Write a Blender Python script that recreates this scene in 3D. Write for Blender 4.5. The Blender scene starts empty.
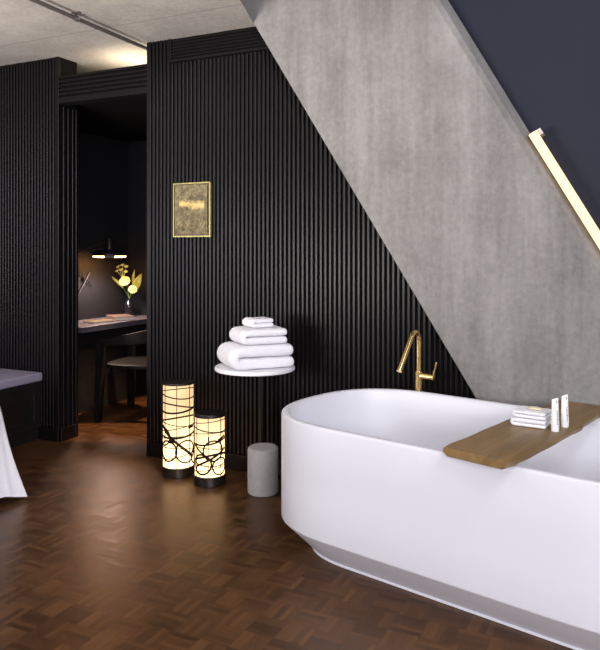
import bpy, bmesh, math, random
from mathutils import Vector, Matrix, noise as mnoise
random.seed(7)
PI = math.pi
S = bpy.context.scene
C = S.collection
R = math.radians

# ------------------------------------------------------------------ camera, world, lights, exposure
cam_d = bpy.data.cameras.new('camera')
cam = bpy.data.objects.new('camera', cam_d); C.objects.link(cam)
cam_d.sensor_fit = 'HORIZONTAL'; cam_d.sensor_width = 36.0
cam_d.lens = 36.0 * 702 / 600
cam_d.shift_y = -75 / 600
cam_d.clip_start = 0.05
cam.location = (0, 0, 1.4)
cam.rotation_euler = (R(90), 0, R(25.6))
S.camera = cam

S.view_settings.view_transform = 'Standard'
S.view_settings.look = 'None'
S.view_settings.exposure = 0.08
S.view_settings.gamma = 1.0
S.view_settings.use_curve_mapping = False
S.cycles.use_denoising = True
S.cycles.max_bounces = 8
S.cycles.sample_clamp_indirect = 6.0

world = bpy.data.worlds.new('world'); S.world = world
world.use_nodes = True
bg = world.node_tree.nodes['Background']
bg.inputs[0].default_value = (0.93, 0.92, 1.0, 1)
bg.inputs[1].default_value = 0.16


def area(name, loc, aim, sx, sy, power, col):
    d = bpy.data.lights.new(name, 'AREA')
    d.shape = 'RECTANGLE'; d.size = sx; d.size_y = sy; d.energy = power; d.color = col
    o = bpy.data.objects.new(name, d); C.objects.link(o)
    o.location = loc
    o.rotation_euler = (Vector(aim) - Vector(loc)).to_track_quat('-Z', 'Y').to_euler()
    return o


# daylight of the window front behind the photographer and of the windows on the bed side
area('daylight_rear', (2.3, -2.8, 2.22), (-0.9, 3.4, 1.1), 4.2, 1.05, 285, (0.95, 0.94, 1.0))
area('daylight_side', (-5.2, -1.2, 1.40), (-1.4, 3.6, 1.3), 2.2, 1.1, 82, (0.97, 0.96, 1.0))


area('bath_fill', (0.9, 1.3, 3.55), (-0.6, 3.0, 0.6), 1.6, 1.6, 80, (0.96, 0.95, 1.0))   # unseen fill added above the bath to brighten the tub's inside


area('ceiling_fill', (-2.7, 0.6, 1.1), (-2.7, 1.0, 2.8), 1.4, 1.4, 200, (1.0, 0.95, 0.9))   # unseen upward fill added to brighten the concrete ceiling


# ------------------------------------------------------------------ materials
def new_mat(name):
    m = bpy.data.materials.new(name); m.use_nodes = True
    nt = m.node_tree
    return m, nt, nt.nodes['Principled BSDF']


def N(nt, typ, **kw):
    n = nt.nodes.new(typ)
    for k, v in kw.items():
        setattr(n, k, v)
    return n


def MA(nt, op, a, b=None, c=None):
    n = nt.nodes.new('ShaderNodeMath'); n.operation = op
    for i, v in enumerate((a, b, c)):
        if v is None:
            continue
        if isinstance(v, (int, float)):
            n.inputs[i].default_value = v
        else:
            nt.links.new(v, n.inputs[i])
    return n.outputs[0]


def ramp(nt, fac, stops):
    r = nt.nodes.new('ShaderNodeValToRGB')
    el = r.color_ramp.elements
    while len(el) < len(stops):
        el.new(0.5)
    for e, (p, c) in zip(el, stops):
        e.position = p; e.color = (*c, 1)
    nt.links.new(fac, r.inputs[0])
    return r.outputs[0]


def coords(nt, scale=(1, 1, 1), rot=(0, 0, 0), kind='Object'):
    tc = nt.nodes.new('ShaderNodeTexCoord')
    mp = nt.nodes.new('ShaderNodeMapping')
    mp.inputs['Scale'].default_value = scale
    mp.inputs['Rotation'].default_value = rot
    nt.links.new(tc.outputs[kind], mp.inputs[0])
    return mp.outputs[0]


def noise(nt, vec, scale, detail=4, rough=0.55):
    n = nt.nodes.new('ShaderNodeTexNoise')
    n.inputs['Scale'].default_value = scale
    n.inputs['Detail'].default_value = detail
    n.inputs['Roughness'].default_value = rough
    nt.links.new(vec, n.inputs['Vector'])
    return n.outputs[0]


def bump(nt, b, height, strength=0.2, dist=0.01):
    n = nt.nodes.new('ShaderNodeBump')
    n.inputs['Strength'].default_value = strength
    n.inputs['Distance'].default_value = dist
    nt.links.new(height, n.inputs['Height'])
    nt.links.new(n.outputs[0], b.inputs['Normal'])


def mix(nt, fac, a, b):
    n = nt.nodes.new('ShaderNodeMixRGB')
    for i, v in ((0, fac), (1, a), (2, b)):
        if isinstance(v, (int, float)):
            n.inputs[i].default_value = v
        elif isinstance(v, tuple):
            n.inputs[i].default_value = (*v, 1)
        else:
            nt.links.new(v, n.inputs[i])
    return n.outputs[0]


def simple(name, col, rough=0.5, metal=0.0, var=0.08, nscale=25, bumps=0.0, spec=0.5, bscale=None, sheen=0.0, bdist=0.004):
    m, nt, b = new_mat(name)
    v = coords(nt)
    f = noise(nt, v, nscale)
    lo = tuple(c * (1 - var) for c in col); hi = tuple(min(1, c * (1 + var)) for c in col)
    nt.links.new(ramp(nt, f, [(0.3, lo), (0.7, hi)]), b.inputs['Base Color'])
    b.inputs['Roughness'].default_value = rough
    b.inputs['Metallic'].default_value = metal
    b.inputs['Specular IOR Level'].default_value = spec
    if sheen:
        b.inputs['Sheen Weight'].default_value = sheen
    if bumps:
        bump(nt, b, noise(nt, v, bscale or nscale * 3), bumps, bdist)
    return m


def glow(name, col, strength, base=(0.8, 0.75, 0.65), nscale=6, var=0.12):
    m, nt, b = new_mat(name)
    f = noise(nt, coords(nt), nscale, 2)
    lo = tuple(c * (1 - var) for c in col)
    nt.links.new(ramp(nt, f, [(0.35, lo), (0.65, col)]), b.inputs['Emission Color'])
    b.inputs['Base Color'].default_value = (*base, 1)
    b.inputs['Emission Strength'].default_value = strength
    b.inputs['Roughness'].default_value = 0.6
    return m


def concrete(name, lo, hi, streak=True, seams=False, rough=0.85):
    m, nt, b = new_mat(name)
    v = coords(nt)
    big = noise(nt, v, 1.3, 5, 0.6)
    fine = noise(nt, v, 38, 5, 0.65)
    f = MA(nt, 'ADD', MA(nt, 'MULTIPLY', big, 0.55), MA(nt, 'MULTIPLY', fine, 0.3))
    if streak:
        sv = coords(nt, (5, 5, 0.42), (0, R(-4), 0))
        st = noise(nt, sv, 1.5, 7, 0.68)
        f = MA(nt, 'ADD', MA(nt, 'MULTIPLY', f, 0.72), MA(nt, 'MULTIPLY', st, 0.42))
    else:
        f = MA(nt, 'ADD', f, 0.08)
    col = ramp(nt, f, [(0.36, lo), (0.66, hi)])
    if seams:
        tc = nt.nodes.new('ShaderNodeTexCoord')
        sp = nt.nodes.new('ShaderNodeSeparateXYZ'); nt.links.new(tc.outputs['Object'], sp.inputs[0])
        ly = MA(nt, 'ABSOLUTE', MA(nt, 'SUBTRACT', MA(nt, 'FRACT', MA(nt, 'DIVIDE', MA(nt, 'SUBTRACT', sp.outputs[1], 2.86), 1.25)), 0.5))
        lx = MA(nt, 'ABSOLUTE', MA(nt, 'SUBTRACT', MA(nt, 'FRACT', MA(nt, 'DIVIDE', MA(nt, 'SUBTRACT', sp.outputs[0], 0.9), 2.5)), 0.5))
        line = MA(nt, 'MAXIMUM', MA(nt, 'LESS_THAN', ly, 0.004), MA(nt, 'LESS_THAN', lx, -1.0))
        wob = MA(nt, 'MULTIPLY', line, MA(nt, 'ADD', 0.15, MA(nt, 'MULTIPLY', fine, 0.5)))
        col = mix(nt, wob, col, (0.08, 0.075, 0.07))
    nt.links.new(col, b.inputs['Base Color'])
    b.inputs['Roughness'].default_value = rough
    b.inputs['Specular IOR Level'].default_value = 0.25
    bump(nt, b, f, 0.25, 0.01)
    return m


def parquet(name):
    m, nt, b = new_mat(name)
    tc = nt.nodes.new('ShaderNodeTexCoord')
    sp = nt.nodes.new('ShaderNodeSeparateXYZ'); nt.links.new(tc.outputs['Object'], sp.inputs[0])
    s = 0.118
    x = MA(nt, 'DIVIDE', sp.outputs[0], s); y = MA(nt, 'DIVIDE', sp.outputs[1], s)
    ix = MA(nt, 'FLOOR', x); iy = MA(nt, 'FLOOR', y)
    fx = MA(nt, 'SUBTRACT', x, ix); fy = MA(nt, 'SUBTRACT', y, iy)
    par = MA(nt, 'FLOORED_MODULO', MA(nt, 'ADD', ix, iy), 2.0)
    inv = MA(nt, 'SUBTRACT', 1.0, par)
    a = MA(nt, 'ADD', MA(nt, 'MULTIPLY', fx, par), MA(nt, 'MULTIPLY', fy, inv))    # across the fingers
    l = MA(nt, 'ADD', MA(nt, 'MULTIPLY', fy, par), MA(nt, 'MULTIPLY', fx, inv))    # along the fingers
    a5 = MA(nt, 'MULTIPLY', a, 5.0); k = MA(nt, 'FLOOR', a5); fa = MA(nt, 'SUBTRACT', a5, k)
    cv = nt.nodes.new('ShaderNodeCombineXYZ')
    nt.links.new(ix, cv.inputs[0]); nt.links.new(iy, cv.inputs[1]); nt.links.new(k, cv.inputs[2])
    wn = nt.nodes.new('ShaderNodeTexWhiteNoise'); wn.noise_dimensions = '3D'
    nt.links.new(cv.outputs[0], wn.inputs['Vector'])
    cb = nt.nodes.new('ShaderNodeCombineXYZ'); nt.links.new(ix, cb.inputs[0]); nt.links.new(iy, cb.inputs[1])
    wb = nt.nodes.new('ShaderNodeTexWhiteNoise'); wb.noise_dimensions = '3D'
    nt.links.new(cb.outputs[0], wb.inputs['Vector'])
    gv = nt.nodes.new('ShaderNodeCombineXYZ')
    nt.links.new(MA(nt, 'MULTIPLY', a, 9.0), gv.inputs[0]); nt.links.new(MA(nt, 'MULTIPLY', l, 0.9), gv.inputs[1])
    nt.links.new(MA(nt, 'MULTIPLY', wn.outputs[0], 40.0), gv.inputs[2])
    gr = noise(nt, gv.outputs[0], 2.2, 4, 0.6)
    f = MA(nt, 'ADD', MA(nt, 'MULTIPLY', wn.outputs[0], 0.46), MA(nt, 'MULTIPLY', wb.outputs[0], 0.07))
    f = MA(nt, 'ADD', f, MA(nt, 'MULTIPLY', gr, 0.38))
    f = MA(nt, 'ADD', f, MA(nt, 'MULTIPLY', par, 0.09))  # blocks of one direction lighter: directional sheen painted into the wood colour
    col = ramp(nt, f, [(0.1, (0.026, 0.0105, 0.005)), (0.5, (0.066, 0.029, 0.012)), (0.95, (0.135, 0.064, 0.025))])
    ga = MA(nt, 'GREATER_THAN', MA(nt, 'ABSOLUTE', MA(nt, 'SUBTRACT', fa, 0.5)), 0.47)
    gl = MA(nt, 'GREATER_THAN', MA(nt, 'ABSOLUTE', MA(nt, 'SUBTRACT', l, 0.5)), 0.488)
    g = MA(nt, 'MAXIMUM', ga, gl)
    col = mix(nt, MA(nt, 'MULTIPLY', g, 0.45), col, (0.012, 0.007, 0.005))
    nt.links.new(col, b.inputs['Base Color'])
    rn = noise(nt, coords(nt), 7, 3)
    nt.links.new(MA(nt, 'ADD', 0.30, MA(nt, 'MULTIPLY', MA(nt, 'ADD', rn, wn.outputs[0]), 0.07)), b.inputs['Roughness'])
    b.inputs['Specular IOR Level'].default_value = 0.55
    b.inputs['Specular Tint'].default_value = (1.0, 0.52, 0.22, 1)
    return m


def wood(name, lo, mid, hi, axis='Y', rough=0.42):
    m, nt, b = new_mat(name)
    sc = {'Y': (14, 1.1, 14), 'X': (1.1, 14, 14), 'Z': (14, 14, 1.1)}[axis]
    f1 = noise(nt, coords(nt, sc), 1.4, 6, 0.62)
    f2 = noise(nt, coords(nt, tuple(c * 4 for c in sc)), 2.0, 3, 0.6)
    f = MA(nt, 'ADD', MA(nt, 'MULTIPLY', f1, 0.75), MA(nt, 'MULTIPLY', f2, 0.25))
    nt.links.new(ramp(nt, f, [(0.3, lo), (0.5, mid), (0.72, hi)]), b.inputs['Base Color'])
    b.inputs['Roughness'].default_value = rough
    bump(nt, b, f, 0.12, 0.003)
    return m


def artwork_mat():
    m, nt, b = new_mat('gold_leaf_artwork')
    v = coords(nt)
    n1 = noise(nt, v, 18, 8, 0.8)
    n2 = noise(nt, v, 90, 4, 0.7)
    f = MA(nt, 'ADD', MA(nt, 'MULTIPLY', n1, 0.7), MA(nt, 'MULTIPLY', n2, 0.3))
    base = ramp(nt, f, [(0.38, (0.022, 0.017, 0.007)), (0.5, (0.14, 0.107, 0.047)), (0.62, (0.31, 0.25, 0.13))])
    sp = nt.nodes.new('ShaderNodeSeparateXYZ'); nt.links.new(v, sp.inputs[0])
    wob = noise(nt, v, 9, 2, 0.5)
    z = MA(nt, 'ADD', sp.outputs[2], MA(nt, 'MULTIPLY', MA(nt, 'SUBTRACT', wob, 0.5), 0.05))
    band = MA(nt, 'SUBTRACT', 1.0, MA(nt, 'MULTIPLY', MA(nt, 'ABSOLUTE', MA(nt, 'SUBTRACT', z, 0.035)), 18.0))
    flake = MA(nt, 'MULTIPLY', MA(nt, 'MAXIMUM', band, 0.0), noise(nt, v, 30, 6, 0.75))
    spots = MA(nt, 'MINIMUM', MA(nt, 'MULTIPLY', MA(nt, 'MAXIMUM', MA(nt, 'SUBTRACT', flake, 0.26), 0.0), 4.0), 0.8)
    xs = MA(nt, 'LESS_THAN', MA(nt, 'ABSOLUTE', sp.outputs[0]), 0.098)
    nt.links.new(mix(nt, MA(nt, 'MULTIPLY', spots, xs), base, (0.75, 0.52, 0.18)), b.inputs['Base Color'])
    b.inputs['Roughness'].default_value = 0.5
    b.inputs['Metallic'].default_value = 0.25
    bump(nt, b, f, 0.6, 0.006)
    return m


M = {}
M['slat'] = simple('charcoal_lacquer_slats', (0.0050, 0.0036, 0.0046), 0.34, var=0.12, nscale=6, spec=0.24)
M['back'] = simple('near_black_backing', (0.0035, 0.003, 0.0035), 0.8, var=0.1, spec=0.15)
M['black'] = simple('black_lacquer', (0.012, 0.0115, 0.013), 0.35, var=0.15)
M['blackwood'] = simple('black_stained_wood', (0.011, 0.010, 0.0105), 0.36, var=0.25, nscale=12)
M['chairwood'] = simple('black_chair_wood', (0.0065, 0.006, 0.0065), 0.45, var=0.2, nscale=12, spec=0.1)
M['study'] = simple('charcoal_paint', (0.0175, 0.0182, 0.0220), 0.6, var=0.07, spec=0.25, nscale=8)
M['desk'] = simple('dark_grey_laminate', (0.115, 0.104, 0.135), 0.45, var=0.06)
M['concrete'] = concrete('board_marked_concrete', (0.125, 0.118, 0.112), (0.325, 0.311, 0.300))
M['ceiling'] = concrete('ceiling_concrete', (0.27, 0.247, 0.226), (0.53, 0.488, 0.451), streak=False, seams=True)
M['stone'] = concrete('cast_grey_concrete', (0.33, 0.318, 0.32), (0.48, 0.464, 0.468), streak=False)
M['navy'] = simple('slate_blue_paint', (0.0165, 0.0185, 0.031), 0.75, var=0.05, nscale=3, spec=0.25)
M['floor'] = parquet('basket_weave_parquet')
M['tub'] = simple('matt_white_solid_surface', (0.735, 0.74, 0.80), 0.38, var=0.01, nscale=3, spec=0.4)
M['towel'] = simple('white_terry', (0.88, 0.87, 0.92), 0.95, var=0.05, nscale=120, bumps=0.7, bscale=330, spec=0.1, sheen=0.3, bdist=0.006)
M['linen'] = simple('white_linen', (0.86, 0.87, 0.94), 0.9, var=0.03, nscale=60, bumps=0.15, bscale=400, spec=0.15)
M['lilac'] = simple('lilac_grey_upholstery', (0.30, 0.275, 0.38), 0.9, var=0.06, nscale=140, bumps=0.2, bscale=500, spec=0.2)
M['brass'] = simple('brushed_brass', (0.86, 0.60, 0.25), 0.24, metal=1.0, var=0.015, nscale=8)
M['brassdark'] = simple('aged_brass', (0.30, 0.17, 0.06), 0.35, metal=1.0, var=0.1, nscale=40)
M['gilt'] = simple('gilded_frame', (0.36, 0.31, 0.10), 0.4, metal=0.7, var=0.1, nscale=60)
M['art'] = artwork_mat()
M['board'] = wood('walnut_board', (0.095, 0.052, 0.016), (0.215, 0.126, 0.042), (0.32, 0.195, 0.072))
M['white_top'] = simple('white_table_top', (0.86, 0.85, 0.89), 0.45, var=0.02)
M['tube'] = simple('white_plastic', (0.82, 0.81, 0.80), 0.35, var=0.02)
M['ink'] = simple('grey_print', (0.25, 0.25, 0.25), 0.7, var=0.05)
M['soap'] = simple('cream_soap', (0.78, 0.68, 0.48), 0.5, var=0.05)
M['gunmetal'] = simple('gunmetal', (0.075, 0.066, 0.060), 0.33, metal=0.9, var=0.15, nscale=20)
M['lattice'] = simple('blackened_metal', (0.022, 0.017, 0.014), 0.4, metal=0.6, var=0.15)
def lantern_mat():
    m, nt, b = new_mat('lit_lantern_paper')
    v = coords(nt)
    sp = nt.nodes.new('ShaderNodeSeparateXYZ'); nt.links.new(v, sp.inputs[0])
    mr = nt.nodes.new('ShaderNodeMapRange'); nt.links.new(sp.outputs[2], mr.inputs[0])
    for i, q in ((1, 0.06), (2, 0.42), (3, 3.4), (4, 1.1)):
        mr.inputs[i].default_value = q
    f = noise(nt, v, 9, 2)
    nt.links.new(ramp(nt, f, [(0.35, (0.88, 0.57, 0.275)), (0.65, (1.0, 0.67, 0.335))]), b.inputs['Emission Color'])
    nt.links.new(mr.outputs[0], b.inputs['Emission Strength'])
    b.inputs['Base Color'].default_value = (0.15, 0.12, 0.08, 1)
    return m


M['shade'] = lantern_mat()
M['led'] = glow('led_diffuser', (1.0, 0.72, 0.45), 1.25, base=(0.2, 0.17, 0.12), var=0.02)
M['bracket'] = simple('white_metal_cap', (0.55, 0.50, 0.44), 0.5)
M['lampglow'] = glow('lamp_diffuser', (1.0, 0.43, 0.12), 34.0)
M['bronze'] = simple('dark_bronze', (0.022, 0.016, 0.012), 0.42, metal=0.4, var=0.1)
M['conduit'] = simple('grey_conduit', (0.13, 0.115, 0.105), 0.45, metal=0.4, var=0.1)
M['pages'] = simple('book_pages', (0.82, 0.76, 0.72), 0.8, var=0.05)
M['bookcover'] = simple('tan_book_cover', (0.13, 0.085, 0.068), 0.6, var=0.08)
M['notecover'] = simple('ochre_cover', (0.16, 0.12, 0.05), 0.6, var=0.1)
M['petal'] = simple('yellow_petals', (0.72, 0.78, 0.33), 0.6, var=0.1, nscale=30)
M['palepetal'] = simple('pale_green_petals', (0.48, 0.60, 0.28), 0.6, var=0.12, nscale=30)
M['leaf'] = simple('leaf_green', (0.20, 0.24, 0.022), 0.5, var=0.25, nscale=20)
M['stem'] = simple('stem_green', (0.09, 0.13, 0.03), 0.6, var=0.1)


def glass_mat():
    m, nt, b = new_mat('smoked_glass')
    f = noise(nt, coords(nt), 8)
    nt.links.new(ramp(nt, f, [(0.3, (0.010, 0.011, 0.016)), (0.7, (0.016, 0.017, 0.024))]), b.inputs['Base Color'])
    b.inputs['Roughness'].default_value = 0.06
    b.inputs['Coat Weight'].default_value = 0.6
    return m


M['glass'] = glass_mat()


# ------------------------------------------------------------------ mesh helpers
def link(name, bm, mat, parent=None, smooth=None, loc=None, rotz=0.0):
    bmesh.ops.recalc_face_normals(bm, faces=bm.faces[:])
    me = bpy.data.meshes.new(name); bm.to_mesh(me); bm.free()
    me.materials.append(M[mat] if isinstance(mat, str) else mat)
    if smooth is not None:
        for p in me.polygons:
            p.use_smooth = True
        me.set_sharp_from_angle(angle=R(smooth))
    o = bpy.data.objects.new(name, me); C.objects.link(o)
    if parent:
        o.parent = parent
    if loc:
        o.location = loc
    if rotz:
        o.rotation_euler = (0, 0, rotz)
    return o


def thing(name, label, cat, loc=(0, 0, 0), rotz=0.0, group=None):
    o = bpy.data.objects.new(name, None); C.objects.link(o)
    o.empty_display_size = 0.05
    o.location = loc; o.rotation_euler = (0, 0, rotz)
    return tag(o, label, cat, group)


def tag(o, label, cat, group=None):
    o['label'] = label; o['category'] = cat
    if group:
        o['group'] = group
    return o


def struct(name, bm, mat, label=None, smooth=None):
    o = link(name, bm, mat, None, smooth)
    o['kind'] = 'structure'
    if label:
        o['label'] = label
    return o


def add_box(bm, x0, x1, y0, y1, z0, z1, bev=0.0, seg=2):
    vs = [bm.verts.new((x, y, z)) for z in (z0, z1) for y in (y0, y1) for x in (x0, x1)]
    fs = [bm.faces.new([vs[i] for i in q]) for q in
          ((0, 2, 3, 1), (4, 5, 7, 6), (0, 1, 5, 4), (2, 6, 7, 3), (0, 4, 6, 2), (1, 3, 7, 5))]
    if bev:
        es = list({e for f in fs for e in f.edges})
        bmesh.ops.bevel(bm, geom=es, offset=bev, segments=seg, affect='EDGES', profile=0.5)


def box(*a, **k):
    bm = bmesh.new(); add_box(bm, *a, **k); return bm


def add_lathe(bm, prof, n=48, cx=0, cy=0, cz=0, mat=None):
    """prof = [(r, z)...] open profile; r == 0 closes with a pole."""
    rings = []
    T = mat or Matrix.Translation((cx, cy, cz))
    for r, z in prof:
        if r <= 1e-6:
            rings.append([bm.verts.new(T @ Vector((0, 0, z)))])
        else:
            rings.append([bm.verts.new(T @ Vector((r * math.cos(2 * PI * i / n), r * math.sin(2 * PI * i / n), z))) for i in range(n)])
    for a, b in zip(rings, rings[1:]):
        for i in range(n):
            j = (i + 1) % n
            if len(a) == 1 and len(b) == 1:
                continue
            if len(a) == 1:
                bm.faces.new((a[0], b[i], b[j]))
            elif len(b) == 1:
                bm.faces.new((a[i], a[j], b[0]))
            else:
                bm.faces.new((a[i], a[j], b[j], b[i]))


def lathe(prof, n=48, **k):
    bm = bmesh.new(); add_lathe(bm, prof, n, **k); return bm


def add_tube(bm, pts, rad, n=14, cap=True):
    pts = [Vector(p) for p in pts]
    rads = rad if isinstance(rad, (list, tuple)) else [rad] * len(pts)
    up = None; rings = []
    for i, p in enumerate(pts):
        t = (pts[min(i + 1, len(pts) - 1)] - pts[max(i - 1, 0)]).normalized()
        if up is None:
            ref = Vector((0, 0, 1)) if abs(t.z) < 0.9 else Vector((1, 0, 0))
            up = (ref - t * ref.dot(t)).normalized()
        else:
            up = (up - t * up.dot(t)).normalized()
        s = t.cross(up)
        rings.append([bm.verts.new(p + (up * math.cos(2 * PI * k / n) + s * math.sin(2 * PI * k / n)) * rads[i]) for k in range(n)])
    for a, b in zip(rings, rings[1:]):
        for k in range(n):
            bm.faces.new((a[k], a[(k + 1) % n], b[(k + 1) % n], b[k]))
    if cap:
        bm.faces.new(rings[0]); bm.faces.new(rings[-1])


def tube(pts, rad, n=14):
    bm = bmesh.new(); add_tube(bm, pts, rad, n); return bm


def add_prism(bm, poly, y0, y1):
    """polygon in X-Z, extruded along Y."""
    a = [bm.verts.new((x, y0, z)) for x, z in poly]
    b = [bm.verts.new((x, y1, z)) for x, z in poly]
    bm.faces.new(a); bm.faces.new(b)
    for i in range(len(poly)):
        j = (i + 1) % len(poly)
        bm.faces.new((a[i], a[j], b[j], b[i]))


# ------------------------------------------------------------------ the setting
H = 2.81            # underside of the concrete ceiling
YW = 3.852          # face of the slats
XL, XR = -3.80, -3.0  # jambs of the study opening


def left_edge(z):   # left edge of the slanted concrete, X at height z
    return -2.236 + (2.964 - z) / 1.613


def right_edge(z):
    return -1.013 + (2.777 - z) / 1.767


struct('floor', box(-7.2, 3.2, -4.2, 6.6, -0.12, 0), 'floor', 'dark brown basket weave parquet floor')
# the concrete slab stops short of the slanted column; a higher void lies over the bath
bm = bmesh.new()
pl_ = [(-7.2, -4.2), (0.45, -4.2), (-2.0, 3.38), (-2.145, 3.81), (-2.145, 6.6), (-7.2, 6.6)]
a_ = [bm.verts.new((x, y, H)) for x, y in pl_]
b_ = [bm.verts.new((x - (0.45 if x > -3 else 0), y, H + 0.2)) for x, y in pl_]      # the slab edge is raked back
bm.faces.new(a_); bm.faces.new(b_)
for i in range(6):
    bm.faces.new((a_[i], a_[(i + 1) % 6], b_[(i + 1) % 6], b_[i]))
struct('ceiling', bm, 'ceiling', 'bare grey concrete ceiling with formwork seams')
HV = 3.75
struct('ceiling_void', box(-2.72, 3.2, -4.2, 4.2, HV, HV + 0.1), 'study')
struct('wall_void', box(-2.72, -2.6, -4.2, 4.2, H + 0.2, HV), 'study')

# slatted wall between the study opening and the slanted concrete
bm = bmesh.new()
add_prism(bm, [(XR, 0), (left_edge(0) + 0.25, 0), (left_edge(HV) + 0.25, HV), (-2.6, HV), (-2.6, H), (XR, H)], YW + 0.016, YW + 0.2)
struct('wall_back', bm, 'back', 'near black slatted panel wall')
bm = bmesh.new()
GX0, GZ0 = -2.812, 2.665
add_box(bm, XR, XR + 0.034, YW - 0.002, YW + 0.017, 0.0, H, 0.002, 1)
x = XR + 0.046
while x < left_edge(0) + 0.1:
    top = H if x < GX0 - 0.02 else GZ0 - 0.02
    if x > left_edge(top):
        top = min(top, 2.964 - (x - 0.06 + 2.236) * 1.613)
    if top > 0.15:
        add_box(bm, x, x + 0.0165, YW, YW + 0.017, 0.1, top, 0.0025, 1)
    x += 0.0302
struct('trim_1', bm, 'slat', 'charcoal vertical slats of the wall beside the bath')
struct('baseboard_back', box(XR, left_edge(0) + 0.1, YW - 0.004, YW + 0.016, 0, 0.098, bev=0.003), 'slat')

# slatted wall left of the study opening with its return
struct('wall_left', box(-7.2, XL, YW + 0.016, YW + 0.19, 0, H), 'back', 'near black slatted panel wall left of the study')
bm = bmesh.new()
add_box(bm, XL - 0.034, XL + 0.004, YW - 0.002, YW + 0.024, 0, H, 0.002, 1)
x = XL - 0.062
while x > -6.4:
    add_box(bm, x, x + 0.0165, YW, YW + 0.017, 0.1, H, 0.0025, 1)
    x -= 0.0302
for y in (YW + 0.04, YW + 0.085, YW + 0.13):
    add_box(bm, XL - 0.001, XL + 0.014, y, y + 0.022, 0.1, 2.45, 0.0025, 1)
add_box(bm, XL - 0.001, XL + 0.016, YW + 0.165, YW + 0.19, 0, 2.45, 0.0025, 1)
struct('trim_2', bm, 'slat', 'charcoal vertical slats left of the study opening')
bm = bmesh.new()
add_box(bm, -6.4, XL + 0.004, YW - 0.004, YW + 0.016, 0, 0.098, 0.003, 1)
add_box(bm, XL - 0.001, XL + 0.016, YW + 0.016, YW + 0.165, 0, 0.098, 0.003, 1)
struct('baseboard_left', bm, 'slat')

# louvred header over the opening
bm = bmesh.new()
struct('wall_header', box(XL + 0.004, XR, YW + 0.0185, YW + 0.09, 2.465, 2.672), 'back')
add_box(bm, XL + 0.004, XR, YW, YW + 0.02, 2.465, 2.512, 0.003, 1)
for k in range(5):
    z = 2.523 + k * 0.031
    add_box(bm, XL + 0.004, XR, YW, YW + 0.02, z, z + 0.019, 0.003, 1)
struct('trim_3', bm, 'slat', 'charcoal louvred header over the study opening')

# study behind the opening
YB = 5.68
struct('wall_study_left', box(-4.86, -4.66, YW + 0.19, YB + 0.2, 0, 2.5), 'study')
struct('wall_study_front', box(-4.86, XL - 0.06, YW + 0.19, YW + 0.24, 0, 2.5), 'study')
struct('wall_study_back', box(-4.86, -1.6, YB, YB + 0.2, 0, 2.5), 'study')
struct('wall_study_right', box(-1.8, -1.6, YW + 0.2, YB, 0, 2.5), 'study')
struct('ceiling_study', box(-4.86, -1.6, YW + 0.09, YB + 0.2, 2.5, 2.56), 'back')

# slanted concrete column with a chamfered right edge
bm = bmesh.new()
CF, CB = 3.80, 3.97
fr = [(left_edge(0), 0), (right_edge(0), 0), (right_edge(HV), HV), (left_edge(HV), HV)]
mid = [(left_edge(0), 0), (right_edge(0) + 0.035, 0), (right_edge(HV) + 0.035, HV), (left_edge(HV), HV)]
bk = [(left_edge(0), 0), (right_edge(0) + 0.075, 0), (right_edge(HV) + 0.075, HV), (left_edge(HV), HV)]
layers = []
for poly, y in ((fr, CF), (mid, CF + 0.02), (mid, CF + 0.026), (bk, CF + 0.075), (bk, CB)):
    layers.append([bm.verts.new((px_, y, pz_)) for px_, pz_ in poly])
for a, b in zip(layers, layers[1:]):
    for i in range(4):
        bm.faces.new((a[i], a[(i + 1) % 4], b[(i + 1) % 4], b[i]))
bm.faces.new(layers[0]); bm.faces.new(layers[-1])
struct('wall_column', bm, 'concrete', 'broad slanted grey concrete column crossing the wall')

# smooth slate blue wall beyond the column
bm = bmesh.new()
add_prism(bm, [(right_edge(0) - 0.4, 0), (3.2, 0), (3.2, HV), (right_edge(HV) - 0.4, HV)], 3.90, 4.0)
struct('wall_right', bm, 'navy', 'smooth slate blue wall right of the slanted concrete')

# warm light cove above the study's dropped ceiling
cove = thing('cove_light', 'warm light batten lying above the study header', 'light', (-3.15, 4.22, 2.56))
link('housing', box(-0.12, 0.12, -0.2, 0.2, 0, 0.03, bev=0.004), 'bracket', cove)
link('diffuser', box(-0.09, 0.09, -0.18, 0.18, 0.03, 0.045, bev=0.004), M['led'], cove)
area('cove_glow', (-3.26, 4.22, 2.60), (-3.26, 4.2199, 2.9), 0.45, 0.45, 6.5, (1.0, 0.84, 0.60))

# ceiling conduit with saddle clamps
cp = thing('ceiling_pipe', 'thin grey conduit running along the concrete ceiling', 'pipe', (-2.994, 3.0, H), R(1.43))
link('conduit', tube([(0, -2.6, -0.035), (0, 0.87, -0.035), (0, 1.5, -0.035)], 0.0125), 'conduit', cp, 40)
for y in (0.18, -1.0, -2.2):
    bm = bmesh.new()
    add_lathe(bm, [(0.014, -0.012), (0.019, -0.012), (0.019, 0.012), (0.014, 0.012)], 20,
              mat=Matrix.Translation((0, y, -0.035)) @ Matrix.Rotation(R(90), 4, 'X'))
    add_box(bm, -0.03, 0.03, y - 0.01, y + 0.01, -0.006, 0)
    add_box(bm, -0.006, 0.006, y - 0.006, y + 0.006, -0.022, -0.004)
    add_tube(bm, [(0.012, y, -0.035), (0.034, y, -0.045)], 0.006, 8)
    link('clamp', bm, 'conduit', cp, 40)

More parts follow.
